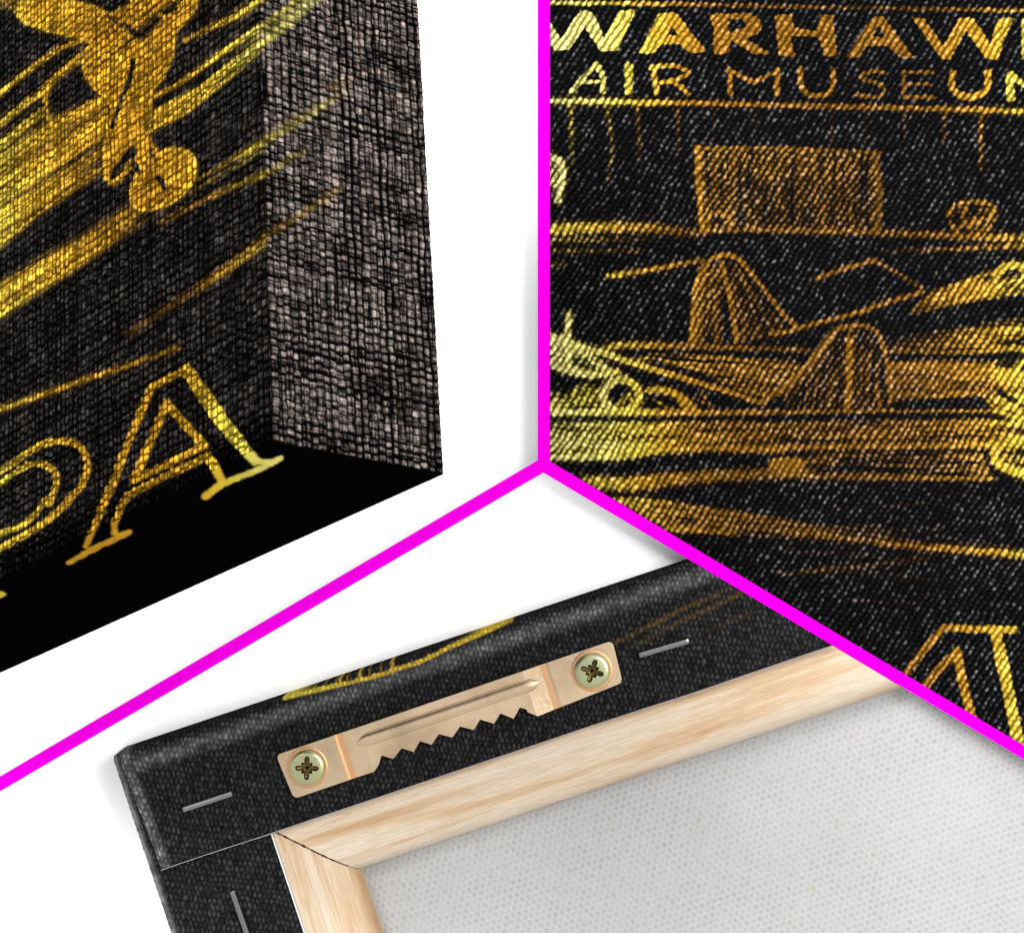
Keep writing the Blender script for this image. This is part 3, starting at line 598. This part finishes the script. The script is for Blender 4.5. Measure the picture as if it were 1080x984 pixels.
# ------------------------------------------------------------------ left print, tipped up with its corner towards the viewer
def build_left():
    A = np.array([[-0.63132942, 0.77309332, -0.06123636], [-0.27530823, -0.14960344, 0.94964424], [-0.72500245, -0.61639722, -0.30728801]])
    s = (D - .215) / F; Q = np.array([(287 - CX) * s, -(466 - CY) * s, .215]); WE, VE = 1170., 930.
    w, d, v = A.T; DEP = 230.0
    root = thing('canvas_print', 'deep black canvas print tipped on its corner, gold figure and letters DA, lit-painted linen side', 'canvas print', GROUP)
    R = 4.0
    def arc(t):      # rounded fold: distance along the sheet -> (position in the sheet's plane, sunk below it)
        q = np.clip((R - t) / R, 0, 1) * (math.pi / 4)
        return np.where(t < R, R - R * np.sin(q) , t), np.where(t < R, R * (1 - np.cos(q)), 0)
    def sheet(name, ax_u, ax_v, nrm, U, V, mt, paint, flip, amp, pitch=10.4, round_u=True, round_v=True):
        uu, vv = np.meshgrid(U, V)
        pu, su = arc(uu) if round_u else (uu, 0 * uu)
        pv, sv = arc(vv) if round_v else (vv, 0 * vv)
        h, tone = linen(uu + 300, vv + 300, pitch)
        P0 = Q + s * (pu[..., None] * ax_u + pv[..., None] * ax_v - (su + sv)[..., None] * nrm)
        X, Y = to_px(P0)
        col = paint(uu, vv, X, Y, tone)
        P = P0 + (s * amp * (h - .8))[..., None] * nrm
        return link(name, grid_bm_mesh(name, P, col, flip), mt, root)
    def gold_on(X, Y, tone, base, k0, k1):
        X = X + 1.4 * (vnoise(X / 3, Y / 3, 71) - .5); Y = Y + 1.4 * (vnoise(X / 3, Y / 3, 72) - .5)
        art, cov = AL.sample(X, Y)
        return np.clip(art * np.clip(k0 + k1 * tone, 0, 1.25)[..., None] + base * (1 - cov)[..., None], 0, .93)
    def p_front(u, vv, X, Y, tone):
        base = tone[..., None] ** 1.3 * np.array([.030, .026, .0235]) + .0006
        fadeb = np.clip((vv - 6) / 45, 0, 1)[..., None]
        return gold_on(X, Y, tone, base * (.15 + .85 * fadeb), .08, 1.35)
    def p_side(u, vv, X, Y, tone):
        lit_ramp = np.clip(u / 5, 0, 1)[..., None]  # painted paler, as if lit, away from the fold
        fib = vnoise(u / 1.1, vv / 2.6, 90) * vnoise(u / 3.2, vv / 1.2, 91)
        base = (np.clip((tone - .05) * 1.3, 0, 1.5) * (.45 + 1.6 * fib))[..., None] * np.array([.135, .109, .097]) * (.3 + .7 * lit_ramp) + .0008
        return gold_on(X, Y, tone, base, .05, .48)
    def p_under(u, vv, X, Y, tone):
        return gold_on(X, Y, tone * 0 + .7, np.full((*u.shape, 3), .0008), .3, .6)
    st_ = 1.15
    sheet('printed_face', w, v, -d, np.r_[np.linspace(0, R, 5)[:-1], np.arange(R, 640, st_), np.arange(641, WE, 3)], np.r_[np.linspace(0, R, 5)[:-1], np.arange(R, 620, st_), np.arange(621, VE - 60, 1.6), np.arange(VE - 58, VE, 3)], M_LEFT, p_front, False, 2.0)
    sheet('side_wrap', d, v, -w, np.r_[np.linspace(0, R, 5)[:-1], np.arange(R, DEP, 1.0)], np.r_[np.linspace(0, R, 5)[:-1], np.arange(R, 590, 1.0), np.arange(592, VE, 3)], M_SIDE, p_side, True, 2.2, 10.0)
    sheet('bottom_wrap', w, d, -v, np.r_[np.linspace(0, R, 5)[:-1], np.arange(R, WE, 1.5)], np.r_[np.linspace(0, R, 5)[:-1], np.arange(R, DEP, 1.4)], M_UNDER, p_under, True, .3)
    bm = bmesh.new(); e = 2.6
    c = [bm.verts.new(Q + s * (a * w + b * v + cc * d)) for cc in (e, DEP - .3) for a, b in ((e, e), (WE - 1, e), (WE - 1, VE - 1), (e, VE - 1))]
    for q in ((0, 1, 2, 3), (4, 5, 6, 7), (0, 1, 5, 4), (1, 2, 6, 5), (2, 3, 7, 6), (3, 0, 4, 7)): bm.faces.new([c[i] for i in q])
    bm_obj('light_block_core', bm, M_CORE, root)  # unseen black box added to block light leaking through the folds
build_left()

# ------------------------------------------------------------------ lower print, lying face down: its back
def build_back():
    ZB = .0165; k = (D - ZB) / F; ang = math.radians(18.46)
    O = W(122, 795, 0); O = Vector((O.x * (D - ZB) / D, O.y * (D - ZB) / D, 0))
    root = thing('canvas_print', 'back of a black canvas print, pine stretcher bars, staples and brass sawtooth hanger', 'canvas print', GROUP, O, ang)
    cs, sn = math.cos(ang), math.sin(ang)
    def uv(x, y):                                  # photo pixel on the back surface -> along the top edge, down from it
        return (x - 122) * cs - (y - 795) * sn, (x - 122) * sn + (y - 795) * cs
    def pxl(U, V): return 122 + U * cs + V * sn, 795 - U * sn + V * cs
    def L(U, V, z=0.0): return Vector((U * k, -V * k, ZB + z * k))
    # plane of the divider's lower face, in this print's own axes
    a_, b_ = W(573, 498.5, ZT), W(1260, 908, ZT)
    nrm = Vector((-(b_ - a_).y, (b_ - a_).x, 0)).normalized()
    if nrm.y < 0: nrm = -nrm
    co_w = a_ - nrm * .00015; co_w.z = 0
    Rm = Matrix.Rotation(-ang, 3, 'Z'); co_l = Rm @ (co_w - O); no_l = Rm @ nrm
    def cut(me): cut_mesh(me, co_l, no_l)
    def cutbm(bm):
        r = bmesh.ops.bisect_plane(bm, geom=bm.verts[:] + bm.edges[:] + bm.faces[:], plane_co=co_l, plane_no=no_l, clear_outer=True)
        ed = [g for g in r['geom_cut'] if isinstance(g, bmesh.types.BMEdge)]
        if ed: bmesh.ops.holes_fill(bm, edges=bm.edges[:])
    VEND = 600.0
    def black_fabric(uu, vv, seed):
        h, tone = coarse(uu, vv, 4.7, seed)
        return h, tone, tone[..., None] * np.array([.0255, .0255, .0265])
    # ---- top wrap: up the outer side, round the edge, over the bar
    R, RL = 15.0, 7.0
    S = np.r_[np.arange(-66, 0, 3.0), np.arange(0, R * math.pi / 2, .9), R * math.pi / 2 + np.arange(0, 131.5 - R, 1.0)]
    U = np.r_[np.arange(-RL * math.pi / 2 + RL, RL, .8), np.arange(RL, 1010, 1.0)]
    uu, ss = np.meshgrid(U, S)
    th = np.clip(ss / R, 0, math.pi / 2)
    V = np.where(ss < 0, 0, np.where(ss < R * math.pi / 2, R - R * np.cos(th), R + ss - R * math.pi / 2))
    Z = np.where(ss < 0, -R + ss, np.where(ss < R * math.pi / 2, -R + R * np.sin(th), 0))
    tl = np.clip((RL - uu) / RL, 0, math.pi / 2)
    edge = 5.5 * np.clip(V / 131, 0, 1)           # the fold runs in slightly towards the bottom
    Ux = np.where(uu < RL, RL - RL * np.sin(tl), uu); Zl = np.where(uu < RL, -RL * (1 - np.cos(tl)), 0)
    Ux = Ux + edge * np.clip(1 - Ux / 40, 0, 1)
    Zz = Z + Zl * np.where(ss > 0, np.clip(ss / 12, 0, 1), 0)
    h, tone, col = black_fabric(uu, ss, 40)
    soft = np.clip(1 - np.abs(V - 17) / 13, 0, 1) * (ss > 0)            # band along the fold: weave pressed flatter, sheen painted in
    sheen_noise = vnoise(uu / 9, ss / 5, 77)
    amp = 2.6 * (1 - .25 * soft) * np.clip(V / 6, .1, 1)
    worn_sheen = np.clip(np.maximum(soft * .8, np.clip(1.3 - np.abs(uu - 6) / 8, 0, 1)), 0, 1) * (.5 + .8 * sheen_noise)  # sheen of the folds put into the colour, with some rubbed fibres
    col = col * (1 - .3 * worn_sheen[..., None]) + (worn_sheen * (.30 + 1.1 * tone))[..., None] * np.array([.085, .085, .087])
    nv = np.sin(th) * (ss > 0); nh = np.where(ss <= 0, 1, np.cos(th))
    x, y = pxl(Ux, V); art, cov = AB.sample(x, y)
    col = col * (1 - cov)[..., None] + art * np.clip(.35 + .6 * tone, 0, 1.2)[..., None]
    dsp = amp * (h - .7)
    P = np.stack([Ux * k, -(V - dsp * nh) * k, ZB + (Zz + dsp * nv) * k], -1)
    wob = (vnoise(uu / 60, ss * 0, 91) - .5) * 1.6 * np.clip((V - 120) / 11, 0, 1)
    P[..., 1] -= wob * k
    me = grid_bm_mesh('top_wrap', P, col, flip=True); cut(me)
    tw = link('top_wrap', me, M_BACK, root)
    # pale cut threads along its free edge
    bm = bmesh.new(); prev = None
    us = np.arange(6, 1005, 4.0)
    for q in us:
        wv = (vnoise(np.array([q / 60]), np.array([0.0]), 91)[0] - .5) * 1.6
        j = random.uniform(-.25, .25)
        pts = [bm.verts.new(L(q, 131.3 + wv + a + (j if a else 0), z)) for a, z in ((0, .2), (.7, -.3), (.7, -1.6), (0, -1.6))]
        if prev:
            for i in range(4): bm.faces.new((prev[i], prev[(i + 1) % 4], pts[(i + 1) % 4], pts[i]))
        else: bm.faces.new(pts)
        prev = pts
    cutbm(bm); bm_obj('cut_edge', bm, M_CUTD, tw)
    # ---- left wrap, one layer lower, tucked under the top wrap
    S = np.r_[np.arange(-66, 0, 3.0), np.arange(0, 6 * math.pi / 2, .9), 6 * math.pi / 2 + np.arange(0, 128.2, 1.0)]
    V2 = np.arange(2.5, VEND, 1.0)
    ss, vv = np.meshgrid(S, V2); th = np.clip(ss / 6, 0, math.pi / 2)
    Ux = -6.5 + np.where(ss < 0, 0, np.where(ss < 6 * math.pi / 2, 6 - 6 * np.cos(th), 6 + ss - 6 * math.pi / 2))
    Z = np.where(ss < 0, -6 + ss, np.where(ss < 6 * math.pi / 2, -6 + 6 * np.sin(th), 0)) - 5.8
    Z = Z - 8 * np.clip(1 - (vv - 2.5) / 5, 0, 1) ** 2
    h, tone, col = black_fabric(ss, vv, 50)
    dsp = 2.4 * (h - .7); nv = np.sin(th) * (ss > 0); nh = np.where(ss <= 0, 1, np.cos(th))
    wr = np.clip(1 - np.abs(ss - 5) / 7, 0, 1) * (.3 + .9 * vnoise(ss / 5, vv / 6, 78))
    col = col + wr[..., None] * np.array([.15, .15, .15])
    dsp = dsp * np.clip((ss + 2) / 10, .25, 1)
    P = np.stack([(Ux - dsp * nh) * k, -vv * k, ZB + (Z + dsp * nv) * k], -1)
    lw = link('side_wrap', grid_bm_mesh('side_wrap', P, col, flip=True), M_BACK, root)
    bm = bmesh.new()
    u0 = float(Ux.max())
    bmesh.ops.create_cube(bm, size=1, matrix=Matrix.LocRotScale(L(u0 + .6, (132 + VEND) / 2, -7.2), None, Vector((1.3 * k, (VEND - 132) * k, 1.6 * k))))
    bm_obj('cut_edge', bm, M_CUT, lw)
    # ---- pine bars, mitred at the corner; inner edge rounded over
    ZW, RW, ZBOT = -9.4, 36.0, -66.0
    def bar(name, mt, swap):
        prof = [(4, ZBOT), (4, ZW)]
        prof += [(202 - RW + RW * math.sin(t), ZW - RW * .95 * (1 - math.cos(t))) for t in np.linspace(0, math.pi / 2, 12)]
        prof += [(202, ZBOT)]
        bm = bmesh.new(); g = .35
        ends = []
        for end in (0, 1):
            ring = []
            for o, zz in prof:
                al = (o + g if not swap else o + g) if end == 0 else (1010 if not swap else VEND)
                U_, V_ = (al, o) if not swap else (o, al)
                ring.append(bm.verts.new(L(U_, V_, zz)))
            ends.append(ring)
        a, b = ends; nn = len(prof)
        for i in range(nn): bm.faces.new((a[i], a[(i + 1) % nn], b[(i + 1) % nn], b[i]))
        bm.faces.new(a); bm.faces.new(b)
        cutbm(bm)
        o = bm_obj(name, bm, mt, root, smooth=True)
        md = o.modifiers.new('edge', 'EDGE_SPLIT'); md.split_angle = math.radians(35)
        return o
    bar('stretcher_bar', M_WOODX, False); bar('stretcher_bar', M_WOODY, True)
    # hairline of dark, slightly ragged gap along the mitre
    bm = bmesh.new(); prev = None
    for i in range(47):
        t = i / 46; q = 133 + t * (193 - 133)
        zz = ZW + .35 - (0 if q < 166 else RW * .95 * (1 - math.sqrt(max(0, 1 - ((q - 166) / RW) ** 2))))
        wd = random.uniform(.5, .9) if random.random() > .1 else 1.3
        pts = [bm.verts.new(L(q - wd * .7, q + wd * .7, zz)), bm.verts.new(L(q + wd * .7, q - wd * .7, zz)), bm.verts.new(L(q + wd * .5, q - wd * .5, zz - .6)), bm.verts.new(L(q - wd * .5, q + wd * .5, zz - .6))]
        if prev:
            for a in range(4): bm.faces.new((prev[a], prev[(a + 1) % 4], pts[(a + 1) % 4], pts[a]))
        prev = pts
    bm_obj('mitre_gap', bm, M_GAP, root)
    # ---- raw side of the canvas, stretched over the far side of the bars
    uu, vv = np.meshgrid(np.arange(150, 1020, 1.15), np.arange(150, VEND, 1.15))
    kk = hexdots(uu, vv)
    big = vnoise(uu / 70, vv / 70, 81)
    col = np.array([.345, .342, .338])[None, None] * (1.0 - (.10 + .12 * vnoise(uu / 40, vv / 40, 84)) * kk - .07 * (1 - big) - .05 * vnoise(uu / 2.5, vv / 2.5, 82))[..., None]
    warm = (vnoise(uu / 8, vv / 8, 83) > .93)[..., None] * np.array([.0, -.03, -.08]) * .5
    P = np.stack([uu * k, -vv * k, ZB + (-63 - 1.3 * kk) * k], -1)
    me = grid_bm_mesh('canvas_sheet', P, np.clip(col + warm, 0, 1), flip=True); cut(me)
    link('canvas_sheet', me, M_RAW, root)
    # ---- staples
    def staple(p, q, z, shown='staple'):
        (ua, va), (ub, vb) = uv(*p), uv(*q)
        a, b = Vector((ua, va)), Vector((ub, vb)); dr = (b - a).normalized(); nr = Vector((-dr.y, dr.x)); ln = (b - a).length
        bm = bmesh.new(); prev = None
        for t, dz in ((0, -4), (.0, .6), (1.6 / ln, 2.9), (.06, 3.3), (.5, 3.5), (.94, 3.3), (1 - 1.6 / ln, 2.9), (1, .6), (1, -4)):
            c = a + (b - a) * t
            ring = [bm.verts.new(L(*(c + nr * o), z + dz + h_)) for o, h_ in ((-2.9, .2), (-2.5, 1.6), (0, 2.0), (2.5, 1.6), (2.9, .2), (2.4, -1), (-2.4, -1))]
            if prev:
                for i in range(7): bm.faces.new((prev[i], prev[(i + 1) % 7], ring[(i + 1) % 7], ring[i]))
            else: bm.faces.new(ring)
            prev = ring
        bm.faces.new(prev)
        bm_obj(shown, bm, M_STEEL, root)
    staple((192, 853.8), (246.5, 835.8), 0); staple((672.5, 691.3), (727.5, 675.3), 0); staple((244, 938.5), (263.5, 994), -5.8)
    # ---- sawtooth hanger
    G2 = zm(270, 620, 3.724); G3 = zm(520, 570, 3.857)
    def corner(p, a, b, r=6, n=4):                 # rounded corner at p between neighbours a and b
        p, a, b = map(Vector, (p, a, b)); d1 = (a - p).normalized() * r; d2 = (b - p).normalized() * r
        return [tuple((p + d1) * (1 - t) ** 2 + 2 * t * (1 - t) * p + (p + d2) * t ** 2) for t in [i / n for i in range(n + 1)]]
    tl_, bl_, tr_, br_ = (291.5, 795.5), (310.5, 841.5), (645.5, 675), (656.5, 719.5)
    teeth = G2(465, 718, 484, 690, 494, 654, 540, 668, 573, 626, 620, 641, 645, 598, 690, 613, 719, 571, 772, 584, 802, 541, 856, 555, 880, 514, 935, 530, 960, 490, 1010, 510, 1035, 467) + G3(18, 722, 30, 708, 80, 724, 112, 674, 182, 712)
    teeth = G2(465, 718, 484, 690, 494, 654, 540, 668, 573, 626, 620, 641, 645, 598, 690, 613, 719, 571, 772, 584, 802, 541, 856, 555, 880, 514, 935, 530, 960, 490, 1012, 511, 1036, 467, 1085, 484) + G3(112, 674, 140, 695, 182, 712)
    out = corner(tl_, bl_, tr_) + corner(tr_, tl_, br_, 7) + corner(br_, tr_, bl_, 6) + [tuple(p) for p in teeth[::-1]] + corner(bl_, (383, 817), tl_, 6)
    pts = [uv(*p) for p in out]
    g1, g2 = (uv(356, 770)[0] + uv(372, 820)[0]) / 2, (uv(572, 697)[0] + uv(589, 746)[0]) / 2
    TH, UPZ = 5.2, 1.1
    bm = bmesh.new()
    f0 = bm.faces.new([bm.verts.new(L(a, b, TH)) for a, b in pts])
    ex = bmesh.ops.extrude_face_region(bm, geom=[f0])
    for v in ex['geom']:
        if isinstance(v, bmesh.types.BMVert): v.co.z -= (TH - 1.0) * k
    lines = (g1 - 4.5, g1 - 1.5, g1 + 4.5, g1 + 24, g2 - 24, g2 - 4.5, g2 + 1.5, g2 + 4.5)
    for u in lines:
        bmesh.ops.bisect_plane(bm, geom=bm.verts[:] + bm.edges[:] + bm.faces[:], plane_co=Vector((u * k, 0, 0)), plane_no=Vector((1, 0, 0)))
    zx = [lines[0], lines[1], lines[2], lines[3], lines[4], lines[5], lines[6], lines[7]]
    zy = [0, -.5, -.5, UPZ, UPZ, -.5, -.5, 0]
    for v in bm.verts: v.co.z += k * float(np.interp(v.co.x / k, zx, zy))
    # pressed bead along the middle, and a fine line above it
    def bead(p, q, wd, hh):
        (ua, va), (ub, vb) = uv(*p), uv(*q); a, b = Vector((ua, va)), Vector((ub, vb)); dr = (b - a).normalized(); nr = Vector((-dr.y, dr.x)); ln = (b - a).length
        prev = None
        for i in range(25):
            t = i / 24; e_ = min(t, 1 - t) * ln; sc = math.sqrt(max(0.03, 1 - (1 - min(1, e_ / (wd * 1.6))) ** 2))
            c = a + (b - a) * t
            ring = [bm.verts.new(L(*(c + nr * (wd * sc * math.cos(p_))), TH + UPZ - .3 + hh * sc * math.sin(p_))) for p_ in np.linspace(0, math.pi, 9)]
            if prev:
                for j in range(8): bm.faces.new((prev[j], prev[j + 1], ring[j + 1], ring[j]))
            prev = ring
    bead((377, 783), (569, 718.5), 6.4, 2.9)
    bead((381, 774.5), (556, 716), 1.0, .8)
    hg = bm_obj('sawtooth_hanger', bm, M_BRASS, root, bevel=1.3 * k, segs=3, angle=28)
    hg.data.materials.append(M_COPPER)
    for p in hg.data.polygons:
        cu = p.center.x / k
        if lines[0] + 1.5 < cu < lines[2] - .5 or lines[5] + .5 < cu < lines[7] - 1.5: p.material_index = 1
    hg.data.polygons.foreach_set('use_smooth', [len(p.vertices) == 4 and p.area < 4e-6 for p in hg.data.polygons])
    def screw(x, y, rot, R=18.6):
        u0, v0 = uv(x, y); N = 64; z0 = TH
        # copper-toned dimple pressed round the screw
        bm = bmesh.new(); rings = []
        for r, z in ((R + 3.6, z0 - .3), (R + 3.2, z0 + .25), (R + 1.2, z0 + .35), (R - 1, z0 + .2)):
            rings.append([bm.verts.new(L(u0 + r * math.cos(6.2832 * i / N), v0 + r * math.sin(6.2832 * i / N), z)) for i in range(N)])
        for a, b in zip(rings, rings[1:]):
            for i in range(N): bm.faces.new((a[i], a[(i + 1) % N], b[(i + 1) % N], b[i]))
        bm_obj('dimple', bm, M_COPPER, hg, smooth=True)
        bm = bmesh.new()
        def star(t):
            t = (t - rot) % (2 * math.pi)
            m4 = max(0, math.cos(4 * t)); m8 = max(0, -math.cos(4 * t))
            return R * (.27 + .37 * m4 ** .65 + .12 * m8 ** 1.6)
        th = [2 * math.pi * i / 128 for i in range(128)]; N = 128
        def ring(rf, z): return [bm.verts.new(L(u0 + rf(t) * math.cos(t), v0 + rf(t) * math.sin(t), z)) for t in th]
        rs = [ring(lambda t: R - .8, z0), ring(lambda t: R, z0 + 1.6), ring(lambda t: R - .3, z0 + 4.2), ring(lambda t: R - 1.6, z0 + 5.4), ring(lambda t: max(R * .76, star(t) + .3), z0 + 5.9), ring(lambda t: star(t) + .9, z0 + 5.9), ring(star, z0 + 5.0)]
        for a, b in zip(rs, rs[1:]):
            for i in range(N): bm.faces.new((a[i], a[(i + 1) % N], b[(i + 1) % N], b[i]))
        sc = bm_obj('screw', bm, M_SCREW, hg, smooth=True)
        sc.modifiers.new('edge', 'EDGE_SPLIT').split_angle = math.radians(40)
        bm = bmesh.new()
        rs = [ring(lambda t: star(t) + .15, z0 + 5.1), ring(lambda t: star(t) * .9, z0 + 2.2), ring(lambda t: min(star(t) * .75, R * .34), z0 + .9), ring(lambda t: R * .16, z0 + .5)]
        for a, b in zip(rs, rs[1:]):
            for i in range(N): bm.faces.new((a[i], a[(i + 1) % N], b[(i + 1) % N], b[i]))
        bm.faces.new(rs[-1])
        # the pointed pip in the middle of the recess
        apex = bm.verts.new(L(u0, v0, z0 + 2.6)); base = [bm.verts.new(L(u0 + 2.4 * math.cos(i * math.pi / 2 + rot), v0 + 2.4 * math.sin(i * math.pi / 2 + rot), z0 + .45)) for i in range(4)]
        for i in range(4): bm.faces.new((apex, base[i], base[(i + 1) % 4]))
        me = bpy.data.meshes.new('cross_recess'); bm.to_mesh(me); bm.free()
        link('cross_recess', me, M_RECESS_SHADE, hg)
    screw(324.5, 808.5, .35); screw(624.2, 706.8, .62)
build_back()

# ------------------------------------------------------------------ camera
cam = bpy.data.cameras.new('camera'); co = bpy.data.objects.new('camera', cam); C.objects.link(co)
co.location = (0, 0, D); cam.sensor_width = 36; cam.sensor_fit = 'HORIZONTAL'; cam.lens = 36 * F / 1080
cam.clip_start = .02; cam.clip_end = 20
bpy.context.scene.camera = co

# ------------------------------------------------------------------ studio light
sc = bpy.context.scene
wd = bpy.data.worlds.new('World'); sc.world = wd; wd.use_nodes = True
wd.node_tree.nodes['Background'].inputs[0].default_value = (1, 1, 1, 1); wd.node_tree.nodes['Background'].inputs[1].default_value = 1.18

def lamp(name, kind, loc, target, power, **kw):
    d_ = bpy.data.lights.new(name, kind); d_.energy = power
    for a, b_ in kw.items(): setattr(d_, a, b_)
    o = bpy.data.objects.new(name, d_); C.objects.link(o); o.location = loc
    o.rotation_euler = (Vector(target) - Vector(loc)).to_track_quat('-Z', 'Y').to_euler()
    return o
lamp('softbox', 'AREA', (-.43, .55, 1.04), (0, 0, 0), 17.5, shape='SQUARE', size=.42)
lamp('added_fill', 'AREA', (.5, .2, .85), (-.03, .0, .02), 8, shape='SQUARE', size=.45)  # added fill, lightens the white gap beside the left print
lamp('side_spot', 'SPOT', (.95, .30, .50), (-.03, .03, .18), 7, spot_size=math.radians(11), spot_blend=.6, shadow_soft_size=.05)

sc.view_settings.view_transform = 'Standard'; sc.view_settings.look = 'None'
sc.view_settings.exposure = 0; sc.view_settings.gamma = 1
